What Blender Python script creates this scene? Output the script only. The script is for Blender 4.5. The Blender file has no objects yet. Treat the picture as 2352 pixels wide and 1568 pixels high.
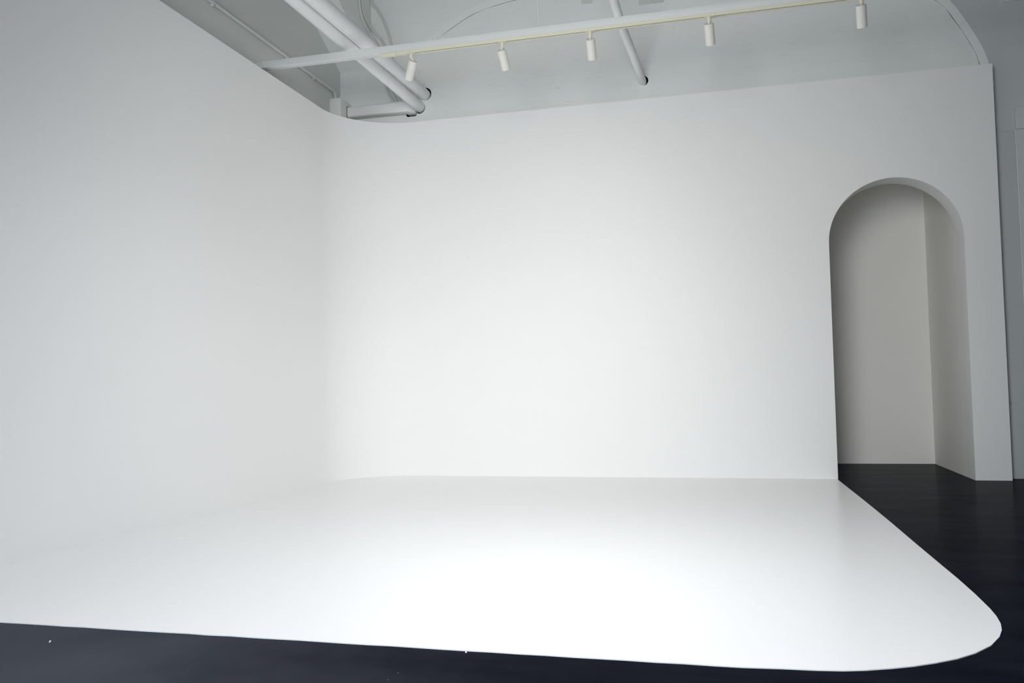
import bpy, bmesh, math, random
from mathutils import Vector, Matrix
random.seed(7)
S = bpy.context.scene
C = S.collection

# ------------------------------------------------------------------ camera
cam_d = bpy.data.cameras.new('camera'); cam = bpy.data.objects.new('camera', cam_d); C.objects.link(cam)
cam_d.sensor_width = 36.0; cam_d.sensor_fit = 'HORIZONTAL'
cam_d.lens = 36.0 * 1940.82 / 2352.0
cam_d.clip_start = 0.05
R_ = Vector((0.96891431, 0.2465851, -0.02002138)); U_ = Vector((0.03156491, -0.04294977, 0.99857848))
F_ = Vector((-0.24537466, 0.96816894, 0.04939808))
m = Matrix((R_, U_, -F_)).transposed().to_4x4(); m.translation = Vector((3.68189, -7.9511, 0.9))
cam.matrix_world = m
S.camera = cam

# ------------------------------------------------------------------ world, light, exposure
w = bpy.data.worlds.new('world'); S.world = w; w.use_nodes = True
w.node_tree.nodes['Background'].inputs[0].default_value = (0.62, 0.72, 0.9, 1)
w.node_tree.nodes['Background'].inputs[1].default_value = 0.3

def area(name, loc, target, sx, sz, power, col):
    d = bpy.data.lights.new(name, 'AREA'); d.shape = 'RECTANGLE'; d.size = sx; d.size_y = sz
    d.energy = power; d.color = col
    o = bpy.data.objects.new(name, d); C.objects.link(o); o.location = loc
    o.rotation_euler = (Vector(target) - Vector(loc)).to_track_quat('-Z', 'Y').to_euler()
    return o
# LIGHTS-BEGIN
# daylight through the street window behind the camera
area('window_daylight', (2.6, -9.56, 1.3), (2.6, 0, 1.3), 2.0, 2.0, 128, (0.80, 0.895, 1.0))
# unseen narrow-spread disk lights added behind the camera: key on the back wall, one on the front of the stage, one into the corner
def added_disk(name, loc, target, size, power, col, spread):
    o = area(name, loc, target, size, size, power, col); o.data.shape = 'DISK'; o.data.spread = math.radians(spread)
added_disk('added_disk_light', (2.9, -7.0, 2.6), (2.65, 0, 1.95), 1.7, 36, (1.0, 0.985, 0.945), 85)
added_disk('added_disk_light', (3.4, -6.8, 4.7), (3.05, -4.5, 0), 1.2, 65, (0.95, 0.965, 1.0), 90)
added_disk('added_disk_light', (5.0, -7.0, 2.6), (0.3, -0.7, 0.9), 1.2, 13.0, (0.985, 0.985, 0.985), 58)
# LIGHTS-END

S.view_settings.view_transform = 'Standard'; S.view_settings.look = 'None'
S.view_settings.exposure = 0.0; S.view_settings.gamma = 1.0; S.view_settings.use_curve_mapping = False
S.cycles.max_bounces = 16; S.cycles.diffuse_bounces = 12; S.cycles.glossy_bounces = 4
S.cycles.caustics_reflective = False; S.cycles.caustics_refractive = False
S.cycles.use_denoising = True

# ------------------------------------------------------------------ materials
def mat(name, col, rough=0.6, spec=0.5, bump=0.0, bscale=40.0, var=0.0, vscale=3.0):
    M = bpy.data.materials.new(name); M.use_nodes = True
    nt = M.node_tree; b = nt.nodes['Principled BSDF']
    b.inputs['Base Color'].default_value = (*col, 1); b.inputs['Roughness'].default_value = rough
    b.inputs['Specular IOR Level'].default_value = spec
    tc = nt.nodes.new('ShaderNodeTexCoord')
    if var:
        n = nt.nodes.new('ShaderNodeTexNoise'); n.inputs['Scale'].default_value = vscale; n.inputs['Detail'].default_value = 6
        nt.links.new(tc.outputs['Object'], n.inputs['Vector'])
        r = nt.nodes.new('ShaderNodeMapRange'); r.inputs['To Min'].default_value = 1 - var; r.inputs['To Max'].default_value = 1 + var
        nt.links.new(n.outputs['Fac'], r.inputs['Value'])
        mx = nt.nodes.new('ShaderNodeMix'); mx.data_type = 'RGBA'; mx.blend_type = 'MULTIPLY'; mx.inputs[0].default_value = 1
        mx.inputs[6].default_value = (*col, 1); nt.links.new(r.outputs[0], mx.inputs[7])
        nt.links.new(mx.outputs[2], b.inputs['Base Color'])
    if bump:
        n = nt.nodes.new('ShaderNodeTexNoise'); n.inputs['Scale'].default_value = bscale; n.inputs['Detail'].default_value = 8
        nt.links.new(tc.outputs['Object'], n.inputs['Vector'])
        bp = nt.nodes.new('ShaderNodeBump'); bp.inputs['Strength'].default_value = bump; bp.inputs['Distance'].default_value = 0.004
        nt.links.new(n.outputs['Fac'], bp.inputs['Height']); nt.links.new(bp.outputs[0], b.inputs['Normal'])
    return M

def concrete(name, col):
    """painted old concrete: slight blotches, trowel relief, tiny dark pits and hairline scratches"""
    M = bpy.data.materials.new(name); M.use_nodes = True
    nt = M.node_tree; L = nt.links.new; b = nt.nodes['Principled BSDF']
    b.inputs['Roughness'].default_value = 0.75; b.inputs['Specular IOR Level'].default_value = 0.3
    tc = nt.nodes.new('ShaderNodeTexCoord')
    n = nt.nodes.new('ShaderNodeTexNoise'); n.inputs['Scale'].default_value = 1.7; n.inputs['Detail'].default_value = 7
    L(tc.outputs['Object'], n.inputs['Vector'])
    r = nt.nodes.new('ShaderNodeMapRange'); r.inputs['To Min'].default_value = 0.95; r.inputs['To Max'].default_value = 1.05
    L(n.outputs['Fac'], r.inputs['Value'])
    # pits
    v = nt.nodes.new('ShaderNodeTexVoronoi'); v.inputs['Scale'].default_value = 7.0
    n2 = nt.nodes.new('ShaderNodeTexNoise'); n2.inputs['Scale'].default_value = 3.1
    L(tc.outputs['Object'], v.inputs['Vector']); L(tc.outputs['Object'], n2.inputs['Vector'])
    th = nt.nodes.new('ShaderNodeMapRange'); th.inputs['From Min'].default_value = 0.45; th.inputs['From Max'].default_value = 0.75
    th.inputs['To Min'].default_value = 0.0; th.inputs['To Max'].default_value = 0.075
    L(n2.outputs['Fac'], th.inputs['Value'])
    lt = nt.nodes.new('ShaderNodeMath'); lt.operation = 'LESS_THAN'; L(v.outputs['Distance'], lt.inputs[0]); L(th.outputs[0], lt.inputs[1])
    # scratches: stretched noise bands
    mp = nt.nodes.new('ShaderNodeMapping'); mp.inputs['Scale'].default_value = (1.2, 1.2, 14)
    mp.inputs['Rotation'].default_value = (0, 0.12, 0)
    L(tc.outputs['Object'], mp.inputs['Vector'])
    n3 = nt.nodes.new('ShaderNodeTexNoise'); n3.inputs['Scale'].default_value = 2.0; n3.inputs['Detail'].default_value = 3
    L(mp.outputs[0], n3.inputs['Vector'])
    g1 = nt.nodes.new('ShaderNodeMath'); g1.operation = 'COMPARE'; g1.inputs[1].default_value = 0.62; g1.inputs[2].default_value = 0.0025
    L(n3.outputs['Fac'], g1.inputs[0])
    sc = nt.nodes.new('ShaderNodeMath'); sc.operation = 'MULTIPLY'; sc.inputs[1].default_value = 0.2; L(g1.outputs[0], sc.inputs[0])
    mxx = nt.nodes.new('ShaderNodeMath'); mxx.operation = 'MULTIPLY'; mxx.inputs[1].default_value = 0.55; L(lt.outputs[0], mxx.inputs[0])
    ad = nt.nodes.new('ShaderNodeMath'); ad.operation = 'MAXIMUM'; L(sc.outputs[0], ad.inputs[0]); L(mxx.outputs[0], ad.inputs[1])
    mx = nt.nodes.new('ShaderNodeMix'); mx.data_type = 'RGBA'; mx.blend_type = 'MULTIPLY'; mx.inputs[0].default_value = 1
    mx.inputs[6].default_value = (*col, 1); L(r.outputs[0], mx.inputs[7])
    m2 = nt.nodes.new('ShaderNodeMix'); m2.data_type = 'RGBA'; L(ad.outputs[0], m2.inputs[0]); L(mx.outputs[2], m2.inputs[6])
    m2.inputs[7].default_value = (0.05, 0.05, 0.05, 1)
    L(m2.outputs[2], b.inputs['Base Color'])
    n4 = nt.nodes.new('ShaderNodeTexNoise'); n4.inputs['Scale'].default_value = 9; n4.inputs['Detail'].default_value = 9
    L(tc.outputs['Object'], n4.inputs['Vector'])
    bp = nt.nodes.new('ShaderNodeBump'); bp.inputs['Strength'].default_value = 0.25; bp.inputs['Distance'].default_value = 0.006
    L(n4.outputs['Fac'], bp.inputs['Height']); L(bp.outputs[0], b.inputs['Normal'])
    return M

def dark_floor():
    M = bpy.data.materials.new('dark_polished_concrete'); M.use_nodes = True
    nt = M.node_tree; L = nt.links.new; b = nt.nodes['Principled BSDF']
    tc = nt.nodes.new('ShaderNodeTexCoord')
    mp = nt.nodes.new('ShaderNodeMapping'); mp.inputs['Scale'].default_value = (0.8, 2.6, 1); L(tc.outputs['Object'], mp.inputs['Vector'])
    n = nt.nodes.new('ShaderNodeTexNoise'); n.inputs['Scale'].default_value = 2.2; n.inputs['Detail'].default_value = 8; n.inputs['Roughness'].default_value = 0.62
    L(mp.outputs[0], n.inputs['Vector'])
    cr = nt.nodes.new('ShaderNodeValToRGB')
    cr.color_ramp.elements[0].position = 0.3; cr.color_ramp.elements[0].color = (0.0040, 0.0050, 0.0095, 1)
    cr.color_ramp.elements[1].position = 0.75; cr.color_ramp.elements[1].color = (0.0105, 0.0125, 0.0195, 1)
    L(n.outputs['Fac'], cr.inputs[0])
    # paler bluish patch with a noisy edge, near the front left of the stage
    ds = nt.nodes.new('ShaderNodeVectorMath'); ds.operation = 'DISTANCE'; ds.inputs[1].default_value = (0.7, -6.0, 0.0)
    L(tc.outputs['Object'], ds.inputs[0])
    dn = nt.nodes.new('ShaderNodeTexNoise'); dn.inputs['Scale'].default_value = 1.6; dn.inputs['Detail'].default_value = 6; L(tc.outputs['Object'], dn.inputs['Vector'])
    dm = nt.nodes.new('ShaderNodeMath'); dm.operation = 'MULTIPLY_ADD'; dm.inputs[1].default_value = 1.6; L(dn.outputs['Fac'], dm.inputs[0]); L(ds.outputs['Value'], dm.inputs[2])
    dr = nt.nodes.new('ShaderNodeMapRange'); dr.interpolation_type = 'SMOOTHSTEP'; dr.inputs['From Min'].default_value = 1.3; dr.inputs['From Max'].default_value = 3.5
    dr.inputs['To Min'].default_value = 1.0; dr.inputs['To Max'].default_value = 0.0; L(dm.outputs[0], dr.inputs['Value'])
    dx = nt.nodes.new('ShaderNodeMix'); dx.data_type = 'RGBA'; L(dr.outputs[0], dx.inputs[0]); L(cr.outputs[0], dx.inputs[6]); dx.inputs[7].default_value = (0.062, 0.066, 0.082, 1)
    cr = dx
    # pale dust specks
    v = nt.nodes.new('ShaderNodeTexVoronoi'); v.inputs['Scale'].default_value = 9; L(tc.outputs['Object'], v.inputs['Vector'])
    sp = nt.nodes.new('ShaderNodeSeparateColor'); L(v.outputs['Color'], sp.inputs[0])
    th = nt.nodes.new('ShaderNodeMapRange'); th.inputs['From Min'].default_value = 0.45; th.inputs['From Max'].default_value = 1.0
    th.inputs['To Min'].default_value = 0.0; th.inputs['To Max'].default_value = 0.028
    L(sp.outputs[0], th.inputs['Value'])
    lt = nt.nodes.new('ShaderNodeMath'); lt.operation = 'LESS_THAN'; L(v.outputs['Distance'], lt.inputs[0]); L(th.outputs[0], lt.inputs[1])
    mf = nt.nodes.new('ShaderNodeMath'); mf.operation = 'MULTIPLY'; mf.inputs[1].default_value = 0.5; L(lt.outputs[0], mf.inputs[0])
    mx = nt.nodes.new('ShaderNodeMix'); mx.data_type = 'RGBA'; L(mf.outputs[0], mx.inputs[0]); L(cr.outputs[2], mx.inputs[6])
    mx.inputs[7].default_value = (0.35, 0.36, 0.38, 1)
    L(mx.outputs[2], b.inputs['Base Color'])
    # sealed, waxed surface: dark diffuse body under a thin even sheen
    nt.nodes.remove(b)
    df = nt.nodes.new('ShaderNodeBsdfDiffuse'); L(mx.outputs[2], df.inputs['Color'])
    gl = nt.nodes.new('ShaderNodeBsdfGlossy'); gl.inputs['Color'].default_value = (1, 1, 1, 1)
    rr = nt.nodes.new('ShaderNodeMapRange'); rr.inputs['To Min'].default_value = 0.10; rr.inputs['To Max'].default_value = 0.30
    L(n.outputs['Fac'], rr.inputs['Value']); L(rr.outputs[0], gl.inputs['Roughness'])
    n4 = nt.nodes.new('ShaderNodeTexNoise'); n4.inputs['Scale'].default_value = 5; n4.inputs['Detail'].default_value = 4
    L(mp.outputs[0], n4.inputs['Vector'])
    bp = nt.nodes.new('ShaderNodeBump'); bp.inputs['Strength'].default_value = 0.08; bp.inputs['Distance'].default_value = 0.004
    L(n4.outputs['Fac'], bp.inputs['Height']); L(bp.outputs[0], gl.inputs['Normal'])
    fz = nt.nodes.new('ShaderNodeFresnel'); fz.inputs['IOR'].default_value = 1.12
    fv = nt.nodes.new('ShaderNodeMapRange'); fv.inputs['To Min'].default_value = 0.32; fv.inputs['To Max'].default_value = 0.58; L(n.outputs['Fac'], fv.inputs['Value'])
    fr = nt.nodes.new('ShaderNodeMath'); fr.operation = 'MULTIPLY'; fp = nt.nodes.new('ShaderNodeMath'); fp.operation = 'POWER'; fp.inputs[1].default_value = 1.6; L(fz.outputs[0], fp.inputs[0]); L(fp.outputs[0], fr.inputs[0]); L(fv.outputs[0], fr.inputs[1])
    ms = nt.nodes.new('ShaderNodeMixShader'); L(fr.outputs[0], ms.inputs[0]); L(df.outputs[0], ms.inputs[1]); L(gl.outputs[0], ms.inputs[2])
    L(ms.outputs[0], nt.nodes['Material Output'].inputs['Surface'])
    return M

WHITE = mat('matte_white_paint', (0.86, 0.858, 0.85), 0.65, 0.3, bump=0.03, bscale=60)
WFLOOR = mat('white_floor_paint', (0.88, 0.878, 0.872), 0.3, 0.4, bump=0.03, bscale=8)
PASS = mat('passage_plaster', (0.91, 0.895, 0.86), 0.7, 0.3, bump=0.05, bscale=30)
CONC = concrete('painted_concrete', (0.855, 0.875, 0.86))
DCONC = concrete('darker_grey_concrete', (0.61, 0.63, 0.635))
LCONC = mat('painted_concrete_smooth', (0.66, 0.68, 0.655), 0.75, 0.3, bump=0.1, bscale=14, var=0.03, vscale=2)
BAND = mat('pale_band_paint', (0.89, 0.905, 0.895), 0.7, 0.3, bump=0.1, bscale=20)
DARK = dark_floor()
STEEL = mat('white_beam_enamel', (0.70, 0.715, 0.715), 0.45, 0.5, bump=0.02, bscale=30)
CREAM = mat('cream_track_plastic', (0.70, 0.68, 0.55), 0.45, 0.4, var=0.02)
LAMP = mat('warm_white_lamp_enamel', (0.74, 0.725, 0.68), 0.4, 0.45, var=0.01)
SLOT = mat('dark_slot', (0.10, 0.075, 0.055), 0.7, 0.2, var=0.05)
LENS = mat('lamp_lens', (0.35, 0.34, 0.32), 0.15, 0.6, var=0.02)
PIPE = mat('white_pipe_wrap', (0.82, 0.825, 0.825), 0.55, 0.4, bump=0.15, bscale=18, var=0.015)
GPIPE = mat('grey_white_duct_plastic', (0.82, 0.83, 0.815), 0.5, 0.4, var=0.015)
CABLE = mat('grey_painted_cable', (0.70, 0.72, 0.70), 0.6, 0.3, var=0.02)
BLACK = mat('hole_shade_black', (0.01, 0.01, 0.012), 0.9, 0.1, var=0.05)  # black inner faces stand in for the shade inside cut holes
CEIL = mat('ceiling_paint', (0.42, 0.43, 0.43), 0.8, 0.3, bump=0.1, bscale=10)
FRAME = mat('window_frame_paint', (0.12, 0.12, 0.125), 0.5, 0.4, var=0.03)
CRACK = mat('dark_crack', (0.22, 0.225, 0.22), 0.9, 0.1, var=0.2, vscale=9)
FLAKE = mat('white_paint_flake', (0.85, 0.86, 0.86), 0.5, 0.4, var=0.03)

# ------------------------------------------------------------------ mesh helpers
def finish(name, bm, material, parent=None, smooth=None):
    me = bpy.data.meshes.new(name)
    bmesh.ops.recalc_face_normals(bm, faces=bm.faces)
    bm.to_mesh(me); bm.free()
    if smooth:
        me.shade_smooth(); me.set_sharp_from_angle(angle=math.radians(smooth))
    me.materials.append(material)
    o = bpy.data.objects.new(name, me); C.objects.link(o)
    if parent is not None: o.parent = parent
    return o
def tag(o, label=None, cat=None, group=None, kind=None):
    if label: o['label'] = label
    if cat: o['category'] = cat
    if group: o['group'] = group
    if kind: o['kind'] = kind
    return o
def empty(name, loc=(0, 0, 0)):
    o = bpy.data.objects.new(name, None); C.objects.link(o); o.location = loc; o.empty_display_size = 0.1
    return o
def box(bm, x0, x1, y0, y1, z0, z1, bev=0.0):
    r = bmesh.ops.create_cube(bm, size=1)
    bmesh.ops.transform(bm, matrix=Matrix.Translation(((x0+x1)/2, (y0+y1)/2, (z0+z1)/2)) @ Matrix.Diagonal((x1-x0, y1-y0, z1-z0, 1)), verts=r['verts'])
    if bev:
        es = list({e for vv in r['verts'] for e in vv.link_edges})
        bmesh.ops.bevel(bm, geom=es, offset=bev, segments=2, affect='EDGES', profile=0.5)
def boxo(name, dims, material, parent=None, bev=0.0):
    bm = bmesh.new(); box(bm, *dims, bev=bev)
    return finish(name, bm, material, parent, 35 if bev else None)
def lathe(bm, prof, origin=(0, 0, 0), axis=(0, 0, 1), n=32, caps=True):
    """revolve [(radius, height)] about an axis through origin"""
    q = Vector((0, 0, 1)).rotation_difference(Vector(axis).normalized()); o = Vector(origin)
    rings = []
    for r, h in prof:
        if r < 1e-6: rings.append([bm.verts.new(o + q @ Vector((0, 0, h)))])
        else: rings.append([bm.verts.new(o + q @ Vector((r*math.cos(2*math.pi*k/n), r*math.sin(2*math.pi*k/n), h))) for k in range(n)])
    for a, b in zip(rings, rings[1:]):
        for k in range(n):
            j = (k+1) % n
            f = ([a[k % len(a)], a[j % len(a)], b[j % len(b)], b[k % len(b)]])
            f = list(dict.fromkeys(f))
            if len(f) > 2: bm.faces.new(f)
    if caps:
        if len(rings[0]) > 2: bm.faces.new(rings[0])
        if len(rings[-1]) > 2: bm.faces.new(rings[-1])
def catmull(pts, n=8):
    P = [Vector(p) for p in pts]; P = [2*P[0]-P[1]] + P + [2*P[-1]-P[-2]]; out = []
    for i in range(1, len(P)-2):
        for k in range(n):
            t = k/n; a, b, c, d = P[i-1], P[i], P[i+1], P[i+2]
            out.append(0.5*((2*b) + (c-a)*t + (2*a-5*b+4*c-d)*t*t + (3*b-a-3*c+d)*t**3))
    out.append(P[-2]); return out
def tube(bm, path, r, n=14):
    path = [Vector(p) for p in path]; rings = []
    rf = r if callable(r) else (lambda i: r)
    t = (path[1]-path[0]).normalized(); up = Vector((0, 0, 1)) if abs(t.z) < 0.9 else Vector((1, 0, 0))
    nrm = (up - t*up.dot(t)).normalized()
    for i, p in enumerate(path):
        t = (path[min(i+1, len(path)-1)] - path[max(i-1, 0)]).normalized()
        nrm = (nrm - t*nrm.dot(t)).normalized(); bi = t.cross(nrm)
        rings.append([bm.verts.new(p + rf(i)*(math.cos(2*math.pi*k/n)*nrm + math.sin(2*math.pi*k/n)*bi)) for k in range(n)])
    for a, b in zip(rings, rings[1:]):
        for k in range(n): bm.faces.new((a[k], a[(k+1) % n], b[(k+1) % n], b[k]))
    bm.faces.new(rings[0]); bm.faces.new(rings[-1])
def tubeo(name, path, r, material, parent=None, n=14):
    bm = bmesh.new(); tube(bm, path, r, n); return finish(name, bm, material, parent, 40)
def cut(o, cutters):
    """carve real holes with boolean, then keep the plain mesh"""
    for c in cutters:
        md = o.modifiers.new('hole', 'BOOLEAN'); md.operation = 'DIFFERENCE'; md.object = c; md.solver = 'EXACT'; md.material_mode = 'TRANSFER'
    dg = bpy.context.evaluated_depsgraph_get()
    me = bpy.data.meshes.new_from_object(o.evaluated_get(dg))
    o.modifiers.clear(); o.data = me
    for c in cutters: bpy.data.objects.remove(c)

# ================================================================== THE SETTING
H = 3.563                     # height of the white studio wall
YB = 0.15                     # face of the building's own back wall
XL = -0.19                    # face of the building's left wall
XR, A0, A1, SPR = 5.976, 4.599, 5.695, 2.090
ROOM_R, FRONT, CEILZ = 9.0, -9.5, 5.3

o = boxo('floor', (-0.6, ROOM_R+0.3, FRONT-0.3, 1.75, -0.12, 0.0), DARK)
tag(o, 'dark polished concrete floor around the white painted stage', 'floor', kind='structure')

# white painted stage area on the floor: thin layer with hand-cut edge and one round corner
pts = [(-0.03, 0.0-0.66)]
pts += [(0.66-0.69*math.cos(a), -0.66+0.69*math.sin(a)) for a in [math.radians(10*k) for k in range(1, 9)]]
pts += [(0.66, 0.03), (A0-0.008, 0.03), (A0-0.008, -0.03)]
right = [(4.600, -0.6), (4.611, -1.195), (4.620, -1.8), (4.626, -2.35), (4.629, -2.979), (4.634, -3.556), (4.637, -3.823), (4.635, -4.102), (4.628, -4.332),
         (4.620, -4.437), (4.606, -4.537), (4.586, -4.62), (4.555, -4.705), (4.500, -4.812), (4.430, -4.905), (4.361, -4.973), (4.285, -5.029),
         (4.213, -5.074), (4.145, -5.107), (4.066, -5.139), (4.001, -5.157), (3.925, -5.167), (3.823, -5.172)]
pts += right
x = 3.7
while x > 0.3:
    pts.append((x, -5.182 + random.uniform(-0.0025, 0.0025))); x -= 0.09
pts += [(-0.03, -5.19)]
bm = bmesh.new()
vs = [bm.verts.new((a, b, 0.004)) for a, b in pts]; f = bm.faces.new(vs)
g = bmesh.ops.extrude_face_region(bm, geom=[f]); bmesh.ops.translate(bm, vec=(0, 0, -0.0035), verts=[e for e in g['geom'] if isinstance(e, bmesh.types.BMVert)])
o = finish('painted_floor', bm, WFLOOR)
tag(o, 'glossy white painted stage floor with one rounded front corner', 'floor', kind='structure')

# white studio wall: left run, round inner corner, back run with the arched opening
T = 0.09
bm = bmesh.new()
plan = [(0.0, -5.3), (0.0, -4.0), (0.0, -2.5), (0.0, -1.3), (0.0, -0.69)]
RC = 0.69
for k in range(1, 25):
    a = math.radians(90*k/24); plan.append((RC - RC*math.cos(a), -RC + RC*math.sin(a)))
plan += [(1.6, 0), (2.8, 0), (4.0, 0)]
def off(i):
    a = Vector(plan[max(i-1, 0)]); b = Vector(plan[min(i+1, len(plan)-1)]); d = (b-a).normalized()
    return Vector(plan[i]) + T*Vector((-d.y, d.x))
cols = []
for i, (px, py) in enumerate(plan):
    q = off(i)
    cols.append([bm.verts.new((px, py, 0.0)), bm.verts.new((px, py, H)), bm.verts.new((q.x, q.y, H)), bm.verts.new((q.x, q.y, 0.0))])
for a, b in zip(cols, cols[1:]):
    for k in range(3): bm.faces.new((a[k], b[k], b[k+1], a[k+1]))
    bm.faces.new((a[3], b[3], b[0], a[0]))
bm.faces.new(cols[0])
last = cols[-1]
NA = 40; cxa = (A0+A1)/2; ra = (A1-A0)/2
arc = [(A0, 0.0), (A0, SPR*0.5)] + [(cxa - ra*math.cos(math.pi*k/NA), SPR + ra*math.sin(math.pi*k/NA)) for k in range(NA+1)] + [(A1, SPR*0.5), (A1, 0.0)]
def ring(y): return [bm.verts.new((a, y, z)) for a, z in arc]
r0, r1, r2 = ring(0.0), ring(T), ring(0.25)
fr = [bm.verts.new((XR, 0, 0)), bm.verts.new((XR, 0, H))]
bk = [bm.verts.new((XR, T, 0)), bm.verts.new((XR, T, H))]
bm.faces.new([last[0]] + r0 + [fr[0], fr[1], last[1]])
BX0, BX1, BZ = 4.555, 5.735, 2.72           # lining block that fills the opening in the old wall
bo = [bm.verts.new(p) for p in [(BX0, T, 0), (BX0, T, BZ), (BX1, T, BZ), (BX1, T, 0)]]
bi = [bm.verts.new(p) for p in [(BX0, 0.25, 0), (BX0, 0.25, BZ), (BX1, 0.25, BZ), (BX1, 0.25, 0)]]
bm.faces.new([last[3], bo[0], bo[1], bo[2], bo[3], bk[0], bk[1], last[2]])
for k in range(3): bm.faces.new((bo[k], bo[k+1], bi[k+1], bi[k]))
bm.faces.new([bi[0]] + r2 + [bi[3], bi[2], bi[1]])
for a, b in ((r0, r1), (r1, r2)):
    for k in range(len(a)-1): bm.faces.new((a[k], a[k+1], b[k+1], b[k]))
bm.faces.new((fr[0], bk[0], bk[1], fr[1])); bm.faces.new((last[1], fr[1], bk[1], last[2]))
o = finish('wall_studio', bm, WHITE, smooth=25)
tag(o, 'smooth white studio wall with rounded inner corner and arched opening', 'wall', kind='structure')

# old building walls
wb = boxo('wall_back', (XL-0.2, ROOM_R+0.2, YB, YB+0.1, 0, CEILZ), CONC)
holes = []
def cyl_cutter(x, z, r):
    bm = bmesh.new(); lathe(bm, [(r, -0.2), (r, 0.2)], (x, YB, z), (0, 1, 0), 40); return finish('cutter', bm, BLACK)
holes.append(boxo('cutter', (4.548, 5.742, YB-0.2, YB+0.3, -0.2, 2.727), BLACK))
holes.append(cyl_cutter(0.695, 3.754, 0.0605)); holes.append(cyl_cutter(0.760, 3.892, 0.066)); holes.append(cyl_cutter(2.990, 3.789, 0.046))
bm = bmesh.new(); box(bm, 0.548, 0.665, YB-0.1, YB+0.06, 3.672, 3.812, bev=0.02); holes.append(finish('cutter', bm, BLACK))
cut(wb, holes)
boxo('hole_shade_sheet', (0.4, 3.2, YB+0.1001, YB+0.11, 3.5, 4.1), BLACK, wb)  # black sheet behind the pipe holes, painting in their dark depth
tag(wb, 'grey painted concrete back wall of the old building behind the white wall', 'wall', kind='structure')
wl = boxo('wall_left', (XL-0.2, XL, FRONT, YB, 0, CEILZ), LCONC)
tag(wl, 'grey painted left wall of the building above the white studio wall', 'wall', kind='structure')
o = boxo('wall_right', (ROOM_R, ROOM_R+0.2, FRONT, YB, 0, CEILZ), CEIL); tag(o, 'grey right wall of the hall out of view', 'wall', kind='structure')
o = boxo('ceiling', (XL-0.2, ROOM_R+0.2, FRONT-0.2, YB+0.25, CEILZ, CEILZ+0.2), CEIL); tag(o, 'grey painted ceiling high above the studio set', 'ceiling', kind='structure')
# FRONT-BEGIN
wf = boxo('wall_front', (XL-0.2, ROOM_R+0.2, FRONT-0.2, FRONT, 0, CEILZ), CEIL)
cut(wf, [boxo('cutter', (1.58, 3.62, FRONT-0.4, FRONT+0.2, 0.28, 2.32), BLACK)])
tag(wf, 'grey front wall of the hall behind the camera, with one street window', 'wall', kind='structure')
wn = empty('window_1', (2.6, FRONT, 0.28)); tag(wn, 'dark framed street window behind the camera', 'window', kind='structure')
for dims in ((1.54, 1.6, 0.24, 2.36), (3.6, 3.66, 0.24, 2.36), (2.58, 2.62, 0.3, 2.3)):
    fo = boxo('frame_post', (dims[0], dims[1], FRONT-0.03, FRONT+0.03, dims[2], dims[3]), FRAME, None, 0.004); fo.parent = wn; fo.matrix_parent_inverse = Matrix.Translation(wn.location).inverted()
for z0, z1 in ((0.24, 0.3), (2.3, 2.36)):
    fo = boxo('frame_rail', (1.6, 3.6, FRONT-0.03, FRONT+0.03, z0, z1), FRAME, None, 0.004); fo.parent = wn; fo.matrix_parent_inverse = Matrix.Translation(wn.location).inverted()
# FRONT-END
# passage behind the arch
PY = 1.44
o = boxo('wall_passage_end', (3.0, 5.79, PY, PY+0.1, 0, 3.3), PASS); tag(o, 'off-white end wall seen through the arched opening', 'wall', kind='structure')
o = boxo('wall_passage_right', (A1, 5.79, 0.2502, PY, 0, 3.3), PASS); tag(o, 'shaded right side wall of the passage behind the arch', 'wall', kind='structure')
o = boxo('wall_passage_left', (2.9, 3.0, 0.2502, PY+0.1, 0, 3.3), PASS); tag(o, 'left side wall of the passage hidden behind the arch', 'wall', kind='structure')
o = boxo('ceiling_passage', (2.9, 5.79, 0.2502, PY+0.1, 3.3, 3.4), PASS); tag(o, 'low ceiling of the passage behind the arch', 'ceiling', kind='structure')

# ---- relief on the old back wall (its parts)
# corner haunch: sloping concrete bracket under the ceiling
bm = bmesh.new()
hy = lambda z: YB - (z-4.218)/0.52
prof = [(YB, 4.218), (hy(4.78), 4.78), (hy(4.78), CEILZ), (YB, CEILZ)]
L0 = [bm.verts.new((XL, a, b)) for a, b in prof]; L1 = [bm.verts.new((0.17, a, b)) for a, b in prof]
bm.faces.new(L0); bm.faces.new(L1)
for k in range(4): bm.faces.new((L0[k], L0[(k+1) % 4], L1[(k+1) % 4], L1[k]))
finish('corner_haunch', bm, CONC, wb)
# wide plaster band in the shape of an old arch, in lengths butted together
inner = [(.72, 4.33), (.898, 4.451), (1.074, 4.557), (1.323, 4.676), (1.744, 4.755), (2.6, 4.83), (3.6, 4.83), (4.6, 4.72), (5.2, 4.50), (5.594, 4.231), (5.731, 4.047), (5.873, 3.767), (5.925, 3.60), (5.958, 3.42)]
path = catmull([(a, 0, b) for a, b in inner], 10)
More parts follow.
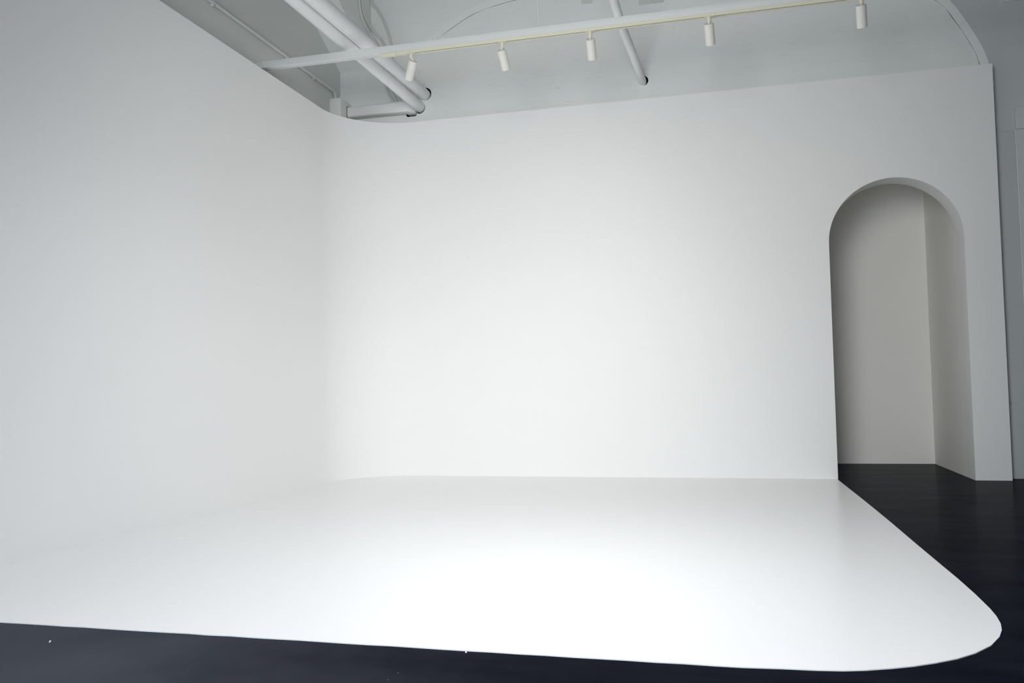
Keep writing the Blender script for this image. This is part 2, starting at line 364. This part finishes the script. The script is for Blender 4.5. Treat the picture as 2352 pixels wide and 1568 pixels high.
# resample by length
seg = [path[0]]; acc = 0; lens = [0]
for a, b in zip(path, path[1:]): acc += (b-a).length; lens.append(acc)
def at_len(s):
    for i in range(1, len(path)):
        if lens[i] >= s: return path[i-1].lerp(path[i], (s-lens[i-1])/max(lens[i]-lens[i-1], 1e-9))
    return path[-1]
def nrm_len(s):
    d = (at_len(min(s+0.03, acc)) - at_len(max(s-0.03, 0))).normalized(); return Vector((-d.z, 0, d.x))
NS = 20
for k in range(NS):
    s0 = acc*k/NS + 0.0012; s1 = acc*(k+1)/NS - 0.0012
    bm = bmesh.new(); rows = []
    for j in range(5):
        s = s0 + (s1-s0)*j/4; p = at_len(s); nn = nrm_len(s); wv = 0.068
        if nn.z < 0: nn = -nn
        q = p + nn*wv
        rows.append([bm.verts.new((p.x, YB+0.01, p.z)), bm.verts.new((p.x, YB-0.006, p.z)), bm.verts.new((q.x, YB-0.006, q.z)), bm.verts.new((q.x, YB+0.01, q.z))])
    for a, b in zip(rows, rows[1:]):
        for c in range(4): bm.faces.new((a[c], b[c], b[(c+1) % 4], a[(c+1) % 4]))
    bm.faces.new(rows[0]); bm.faces.new(rows[-1])
    finish('band_segment', bm, BAND, wb)
bm = bmesh.new(); prev = None
for k in range(121):
    sL = acc*k/120; pq = at_len(sL); nn = nrm_len(sL); nn = nn if nn.z > 0 else -nn; qq = pq - nn*(0.0035 + 0.0025*math.sin(k*0.9)*math.sin(k*0.31))
    cur = (bm.verts.new((pq.x+nn.x*0.0005, YB-0.0008, pq.z+nn.z*0.0005)), bm.verts.new((qq.x, YB-0.0008, qq.z)), bm.verts.new((qq.x, YB+0.002, qq.z)), bm.verts.new((pq.x, YB+0.002, pq.z)))
    if prev:
        for c in range(4): bm.faces.new((prev[c], cur[c], cur[(c+1) % 4], prev[(c+1) % 4]))
    prev = cur
finish('crack_line', bm, CRACK, wb)
# thin darker panel outside the arch, to the right of the band
edge = []
for k in range(61):
    sL = acc*(0.66 + 0.34*k/60); pq = at_len(sL); nn = nrm_len(sL); nn = nn if nn.z > 0 else -nn; edge.append((pq.x+nn.x*0.066, pq.z+nn.z*0.066))
poly = edge + [(6.0, 3.10), (6.0, 3.0035), (6.171, 3.0035), (6.171, 3.203), (6.95, 3.203), (6.95, CEILZ-0.001), (edge[0][0], CEILZ-0.001)]
bm = bmesh.new(); fv_ = [bm.verts.new((a, YB-0.0035, c)) for a, c in poly]; bv_ = [bm.verts.new((a, YB+0.01, c)) for a, c in poly]
bm.faces.new(fv_); bm.faces.new(bv_)
for k in range(len(poly)): bm.faces.new((fv_[k], fv_[(k+1) % len(poly)], bv_[(k+1) % len(poly)], bv_[k]))
finish('darker_panel', bm, DCONC, wb)
# shallow pier to the right of the studio wall, and a patched upper course
boxo('pier', (6.178, 6.95, YB-0.012, YB+0.01, 0, 3.008), DCONC, wb, bev=0.003)
boxo('pier_cap', (6.172, 6.97, YB-0.018, YB+0.01, 3.012, 3.20), DCONC, wb, bev=0.003)
boxo('wall_patch', (5.99, 6.172, YB-0.004, YB+0.01, 0, 3.003), DCONC, wb, bev=0.002)

# ================================================================== THE BEAM, TRACK AND LAMPS
yb, zb, zt = -1.61, 3.622, 3.681
b = empty('support_beam', (3.6, yb+0.037, zb)); tag(b, 'long white square beam hung across the top of the set', 'beam')
def part(name, bm, material, parent, smooth=None):
    o = finish(name, bm, material, None, smooth); o.parent = parent; o.matrix_parent_inverse = Matrix.Translation(parent.location).inverted(); return o
bm = bmesh.new(); box(bm, -0.08, 8.6, yb+0.004, yb+0.076, zb, zt, bev=0.003); part('beam_body', bm, STEEL, b, 35)
bm = bmesh.new(); box(bm, -0.078, 8.6, yb, yb+0.006, zb+0.001, zb+0.012, bev=0.002); part('lower_lip', bm, STEEL, b, 35)
bm = bmesh.new(); box(bm, -0.125, -0.082, yb+0.02, yb+0.06, zb+0.012, zt-0.008, bev=0.002); part('wall_bracket', bm, STEEL, b, 35)
bm = bmesh.new(); box(bm, XL, -0.1, yb+0.015, yb+0.065, zb+0.005, zt-0.004); part('wall_plate', bm, LCONC, b)
for hx in (2.333, 6.4):
    bm = bmesh.new(); lathe(bm, [(0.0055, zt-0.003), (0.0055, CEILZ)], (hx, yb+0.03, 0), n=10); lathe(bm, [(0.012, zt), (0.012, zt+0.008)], (hx, yb+0.03, 0), n=6)
    part('hanger_rod', bm, STEEL, b, 40)

TZ = zb - 0.024
t = empty('light_track', (3.6, yb+0.03, TZ)); tag(t, 'cream electric light track with a dark slot under the white beam', 'light track')
ty0, ty1 = yb+0.004, yb+0.046
bm = bmesh.new()      # channel section with an open slot
sl0, sl1 = yb+0.0125, yb+0.0245
prof = [(ty0, zb), (ty0, TZ), (sl0, TZ), (sl0, zb-0.004), (sl1, zb-0.004), (sl1, TZ), (ty1, TZ), (ty1, zb)]
e0 = [bm.verts.new((1.232, a, c)) for a, c in prof]; e1 = [bm.verts.new((8.5, a, c)) for a, c in prof]
bm.faces.new(e0); bm.faces.new(e1)
for k in range(8): bm.faces.new((e0[k], e0[(k+1) % 8], e1[(k+1) % 8], e1[k]))
part('rail', bm, CREAM, t)
bm = bmesh.new(); box(bm, 1.232, 8.5, sl0+0.0003, sl1-0.0003, TZ+0.003, zb-0.0045); part('slot_shade_fill', bm, SLOT, t)  # dark brown filler stands in for the shade inside the slot
bm = bmesh.new(); box(bm, 1.142, 1.2315, ty0, ty1, TZ, zb-0.0002, bev=0.0015); part('feed_cap', bm, CREAM, t, 35)
bm = bmesh.new(); box(bm, 1.008, 1.1405, ty0-0.0005, ty1+0.0005, TZ-0.0005, zb-0.0002, bev=0.0015); part('end_feed', bm, CREAM, t, 35)

LD, LL = 0.036, 0.158
lamps = [((1.288, 3.535), 25, -28.6, 1.272, 'leftmost track spotlight, leaning to the left in front of the fat pipes'),
         ((2.030, 3.537), 36, 5.7, 2.040, 'second track spotlight from the left, tipped slightly to the right'),
         ((2.740, 3.540), 39, -0.6, 2.741, 'middle track spotlight of five, hanging just left of the slanting hose'),
         ((3.632, 3.550), 36, 3.4, 3.636, 'fourth track spotlight from the left, just right of the slanting hose'),
         ((4.692, 3.552), 32, 6.9, 4.696, 'rightmost track spotlight, cut by the top edge of the picture')]
for (lx, lz), tilt, lean, sx, lab in lamps:
    sy = yb + 0.017
    s = empty('track_spotlight', (sx, sy, TZ)); tag(s, lab, 'spotlight', 'spotlights on the cream track')
    ta, aa = math.radians(tilt), math.radians(lean)
    d = Vector((math.sin(aa)*math.cos(ta), math.sin(ta), -math.cos(aa)*math.cos(ta))).normalized()
    top = Vector((lx, sy+0.003, lz))
    bm = bmesh.new(); box(bm, sx-0.034, sx+0.034, sl0-0.006, sl1+0.006, TZ-0.004, TZ-0.0005, bev=0.001)
    lathe(bm, [(0.0155, -0.002), (0.0155, -0.032), (0.0145, -0.034)], (sx, sy, TZ), n=24)
    part('adapter', bm, CREAM, s, 35)
    bm = bmesh.new(); kk = Vector((sx, sy, TZ-0.034))
    tube(bm, [kk + Vector((0, 0, 0.004)), kk.lerp(top, 0.35), kk.lerp(top, 0.75), top + d*0.006], lambda i: (0.0145, 0.0125, 0.0095, 0.008)[i], 16)
    part('knuckle', bm, CREAM, s, 40)
    bm = bmesh.new()
    lathe(bm, [(0.0, 0.0), (LD-0.0025, 0.0), (LD, 0.0025), (LD, LL-0.012), (LD+0.0006, LL-0.0115), (LD+0.0006, LL-0.002), (LD-0.002, LL), (LD-0.006, LL), (LD-0.006, LL-0.02), (0, LL-0.02)], top, d, 40, caps=False)
    part('housing', bm, LAMP, s, 35)
    bm = bmesh.new(); lathe(bm, [(0, LL-0.019), (LD-0.0075, LL-0.019), (LD-0.0075, LL-0.012), (LD-0.012, LL-0.010), (0, LL-0.009)], top, d, 32, caps=False)
    part('lens', bm, LENS, s, 35)
    ld = bpy.data.lights.new('spot_beam', 'SPOT'); ld.energy = 2.5; ld.color = (1.0, 0.86, 0.66); ld.spot_size = math.radians(115); ld.spot_blend = 1.0; ld.shadow_soft_size = 0.028
    lo = bpy.data.objects.new('spot_beam', ld); C.objects.link(lo); lo.location = top + d*(LL+0.004); lo.rotation_euler = d.to_track_quat('-Z', 'Y').to_euler()
    lo.parent = s; lo.matrix_parent_inverse = Matrix.Translation(s.location).inverted()

# ================================================================== PIPES, DUCT, CABLES ON THE OLD WALLS
# lower fat pipe along the left side
p = empty('insulated_pipe', (0.70, YB, 3.735)); tag(p, 'lower of the two fat white pipes running into the back wall', 'pipe', 'fat white pipes in the corner')
a0, a1 = Vector((0.699, YB+0.08, 3.762)), Vector((0.662, -2.1, 3.774))
dr = (a1-a0).normalized(); end = a0 + dr*6.2
bm = bmesh.new(); tube(bm, [a0 + dr*1.0*i for i in (0, .5, 1, 1.5, 2.0)], 0.0525, 28); part('pipe', bm, PIPE, p, 40)
s0 = a0 + dr*1.84
bm = bmesh.new(); lathe(bm, [(0.0, 0.0), (0.026, 0.002), (0.041, 0.010), (0.0495, 0.025), (0.053, 0.045), (0.053, 4.3)], s0, dr, 32); part('insulation_sleeve', bm, PIPE, p, 50)
# upper fat pipe
p = empty('insulated_pipe', (0.75, YB, 3.883)); tag(p, 'upper of the two fat white pipes, wrapped in taped insulation', 'pipe', 'fat white pipes in the corner')
a0, a1 = Vector((0.752, YB+0.08, 3.888)), Vector((0.778, -2.06, 3.812))
dr = (a1-a0).normalized()
bm = bmesh.new(); tube(bm, [a0 + dr*0.5*i for i in range(5)], 0.0590, 28); part('pipe', bm, PIPE, p, 40)
bm = bmesh.new(); lathe(bm, [(0.059, 0.0), (0.0615, 0.003), (0.0615, 0.012), (0.059, 0.015)], a0 + dr*0.31, dr, 32, caps=False); part('collar', bm, PIPE, p, 40)
bm = bmesh.new(); q = a0 + dr*0.30 + Vector((0.048, 0, 0.04)); box(bm, q.x-0.008, q.x+0.008, q.y-0.012, q.y+0.012, q.z-0.008, q.z+0.012, bev=0.002); part('clamp_screw', bm, GPIPE, p, 35)
bm = bmesh.new(); lathe(bm, [(0.0585, 0.0), (0.0615, 0.02), (0.0625, 0.05), (0.0625, 4.3)], a0 + dr*1.42, dr, 36); part('insulation_sleeve', bm, PIPE, p, 40)
for k in range(8):
    bm = bmesh.new(); lathe(bm, [(0.0624, 0.0), (0.0637, 0.0015), (0.0637, 0.0045), (0.0624, 0.006)], a0 + dr*(1.62 + 0.17*k), (dr + Vector((0.16, 0, 0.05))).normalized(), 36, caps=False); part('tape_band', bm, PIPE, p, 40)

# flexible hose in the middle
hp = catmull([(2.983, YB+0.08, 3.776), (2.981, YB, 3.779), (2.973, -.1, 3.789), (2.957, -.55, 3.806), (2.934, -1.0, 3.823), (2.922, -1.25, 3.851), (2.914, -1.5, 3.885), (2.905, -1.85, 3.97), (2.90, -2.2, 4.15), (2.90, -2.4, 4.5), (2.90, -2.42, CEILZ)], 8)
p = empty('drain_hose', (2.98, YB, 3.78)); tag(p, 'slim white hose slanting down into a hole in the back wall', 'hose')
rr = [0.036 + 0.0016*math.sin(i*1.9) + random.uniform(-0.0008, 0.0008) for i in range(len(hp))]
bm = bmesh.new(); tube(bm, hp, lambda i: rr[i], 20); part('hose_body', bm, PIPE, p, 50)
bm = bmesh.new(); lathe(bm, [(0.0365, -0.03), (0.0385, -0.028), (0.0385, 0.0), (0.0365, 0.002)], (2.979, YB-0.02, 3.7815), (0.01, 1, -0.05), 24, caps=False); part('end_sleeve', bm, PIPE, p, 40)

# conduit on the left wall, with elbow into the casing
cz = 3.957
p = empty('conduit', (XL+0.017, -1.0, cz)); tag(p, 'thin grey conduit clipped along the left building wall', 'conduit')
cp = [(XL+0.017, -6.0, cz), (XL+0.017, -2.0, cz), (XL+0.017, -0.06, cz)] + [(XL+0.017, -0.06+0.05*math.sin(math.radians(15*k)), cz-0.05+0.05*math.cos(math.radians(15*k))) for k in range(1, 7)] + [(XL+0.017, -0.01, 3.84)]
bm = bmesh.new(); tube(bm, cp, 0.0155, 14); part('conduit_tube', bm, CABLE, p, 50)
for yy in (-0.474, -2.169, -3.9):
    bm = bmesh.new(); box(bm, XL+0.001, XL+0.032, yy-0.012, yy+0.012, cz-0.030, cz+0.014, bev=0.003); part('clip', bm, CABLE, p, 35)
    bm = bmesh.new(); lathe(bm, [(0.004, 0), (0.004, 0.006)], (XL+0.030, yy, cz-0.024), (1, 0, 0), 8); part('clip_screw', bm, SLOT, p, 40)

# boxed casing in the corner
p = empty('corner_casing', (-0.13, 0.02, 3.62)); tag(p, 'pale square casing in the corner below the conduit', 'casing')
bm = bmesh.new(); box(bm, XL, -0.064, -0.106, YB, 3.655, 3.858, bev=0.002); part('casing_body', bm, GPIPE, p, 35)
bm = bmesh.new(); box(bm, XL+0.004, -0.0655, -0.1085, -0.1065, 3.66, 3.855, bev=0.001); part('cover_plate', bm, GPIPE, p, 35)
# duct from casing to elbow
def rrect(y0, y1, z0, z1, r, n=5):
    out = []
    for cy_, cz_, a0_ in ((y1-r, z1-r, 0), (y0+r, z1-r, 90), (y0+r, z0+r, 180), (y1-r, z0+r, 270)):
        for k in range(n+1):
            a = math.radians(a0_ + 90*k/n); out.append((cy_ + r*math.cos(a), cz_ + r*math.sin(a)))
    return out
p = empty('cover_duct', (0.28, 0.09, 3.69)); tag(p, 'short white duct cover running from the corner casing to the fat pipes', 'duct')
DY0, DY1, DZ0, DZ1 = 0.035, 0.135, 3.694, 3.808
def sweep(secs):
    bm = bmesh.new(); rings = [[bm.verts.new(q) for q in s_] for s_ in secs]
    for a, b2 in zip(rings, rings[1:]):
        for k in range(len(a)): bm.faces.new((a[k], a[(k+1) % len(a)], b2[(k+1) % len(a)], b2[k]))
    bm.faces.new(rings[0]); bm.faces.new(rings[-1]); return bm
sec = rrect(DY0, DY1, DZ0, DZ1, 0.022)
part('duct_body', sweep([[(xx, a, c) for a, c in sec] for xx in (-0.0635, 0.42)]), GPIPE, p, 35)
# elbow: same section turned into the wall
es = []
sec2 = rrect(DY0-0.003, DY1, DZ0-0.003, DZ1+0.003, 0.023)
es.append([(0.421, a, c) for a, c in sec2]); es.append([(0.555, a, c) for a, c in sec2])
for k in range(1, 7):
    an = math.radians(15*k)
    # rotate about the vertical axis at (0.555, DY1)
    es.append([(0.555 + (DY1-a)*math.sin(an), DY1 - (DY1-a)*math.cos(an), c) for a, c in sec2])
es.append([(0.555 + (DY1-a), DY1+0.07, c) for a, c in sec2])
part('elbow', sweep(es), GPIPE, p, 35)
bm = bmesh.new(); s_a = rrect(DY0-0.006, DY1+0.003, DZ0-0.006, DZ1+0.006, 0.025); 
part('joint_shadow_strip', sweep([[(xx, a, c) for a, c in s_a] for xx in (-0.0638, -0.0605)]), SLOT, p, 35); bm.free()  # dark strip painting in the shadow gap between duct and casing

# loose cables painted over with the wall
XH = 0.185
cabs = [('leftmost painted cable, running down the corner haunch and behind the beam to the duct',
         [(XH, -.20, 5.25), (XH, -.185, 4.847), (XH, -.176, 4.793), (XH, -.156, 4.724), (XH, -.106, 4.642), (XH, -.032, 4.604), (.19, .09, 4.56), (.212, .134, 4.517), (.262, .134, 4.43), (.295, .134, 4.30), (.315, .134, 4.15), (.342, .134, 3.981), (.403, .134, 3.855), (.425, .134, 3.825)], 0.0125),
        ('middle painted cable, close beside the leftmost one on the corner haunch',
         [(XH, -.13, 5.25), (XH, -.121, 4.876), (XH, -.112, 4.821), (XH, -.082, 4.729), (XH, -.005, 4.68), (.197, .11, 4.625), (.230, .134, 4.578), (.286, .134, 4.51), (.328, .134, 4.43), (.352, .134, 4.30), (.365, .134, 4.15), (.385, .134, 3.98), (.44, .134, 3.865), (.462, .134, 3.825)], 0.0125),
        ('rightmost painted cable, sweeping down the old wall clear of the slanting pair',
         [(XH+.005, .10, 5.25), (XH+.005, .125, 4.93), (.246, .134, 4.840), (.308, .134, 4.725), (.355, .134, 4.603), (.383, .134, 4.516), (.397, .134, 4.43), (.41, .134, 4.28), (.42, .134, 4.12), (.44, .134, 3.98), (.475, .134, 3.87), (.49, .134, 3.825)], 0.014)]
for lab, pts_, r_ in cabs:
    o = tubeo('wall_cable', catmull(pts_, 8), r_, CABLE, None, 12); tag(o, lab, 'cable', 'painted cables on the old wall')

# thin wires
o = tubeo('thin_wire', catmull([(1.338, -1.545, 3.622), (1.30, -1.47, 3.615), (1.243, -1.40, 3.61), (1.12, -1.1, 3.66), (0.93, -0.5, 3.80)], 6), 0.0018, STEEL, None, 8)
tag(o, 'thin pale wire dropping from the track behind the leftmost spotlight', 'wire')
o = tubeo('tie_wire', catmull([(0.818, -0.14, 3.905), (0.806, -0.165, 3.85), (0.79, -0.18, 3.79), (0.765, -0.2, 3.70)], 6), 0.0022, STEEL, None, 8)
tag(o, 'thin tie wire hanging across the far ends of the fat pipes', 'wire')

# small plates high on the wall, cut by the top edge of the picture
def plate(name, dims, lab, mt):
    o = boxo(name, dims, mt, None, bev=0.002); tag(o, lab, 'plate', 'plates high on the old wall')
plate('wall_plate_cover', (2.965, 3.205, YB-0.012, YB-0.0002, 4.535, 4.70), 'grey cover plate high on the wall right of the hose, cut by the picture top', LCONC)
plate('wall_plate_cover', (2.405, 2.513, YB-0.012, YB-0.0002, 4.615, 4.76), 'grey cover plate high on the wall left of the hose, cut by the picture top', LCONC)
plate('wall_plate_cover', (6.112, 6.256, YB-0.02, YB-0.0002, 4.143, 4.27), 'grey cover plate high at the far right, above the end of the white wall', LCONC)

# paint flakes on the dark floor
def flake(x, y, sx, sy, rz, lab):
    bm = bmesh.new(); n = 7
    ringv = [(sx*math.cos(2*math.pi*k/n)*random.uniform(.75, 1.1), sy*math.sin(2*math.pi*k/n)*random.uniform(.75, 1.1)) for k in range(n)]
    top = [bm.verts.new((a*0.8, c*0.8, 0.0035 + random.uniform(0, .001))) for a, c in ringv]; bot = [bm.verts.new((a, c, 0.0)) for a, c in ringv]
    bm.faces.new(top); bm.faces.new(bot)
    for k in range(n): bm.faces.new((bot[k], bot[(k+1) % n], top[(k+1) % n], top[k]))
    o = finish('paint_flake', bm, FLAKE); o.location = (x, y, 0.0003); o.rotation_euler[2] = rz; tag(o, lab, 'paint flake', 'flakes on the dark floor')
flake(1.280, -5.359, 0.0035, 0.011, 0.45, 'larger white paint flake on the dark floor at lower left')
flake(2.803, -5.196, 0.004, 0.005, 0.2, 'tiny white paint flake against the front edge of the white floor')
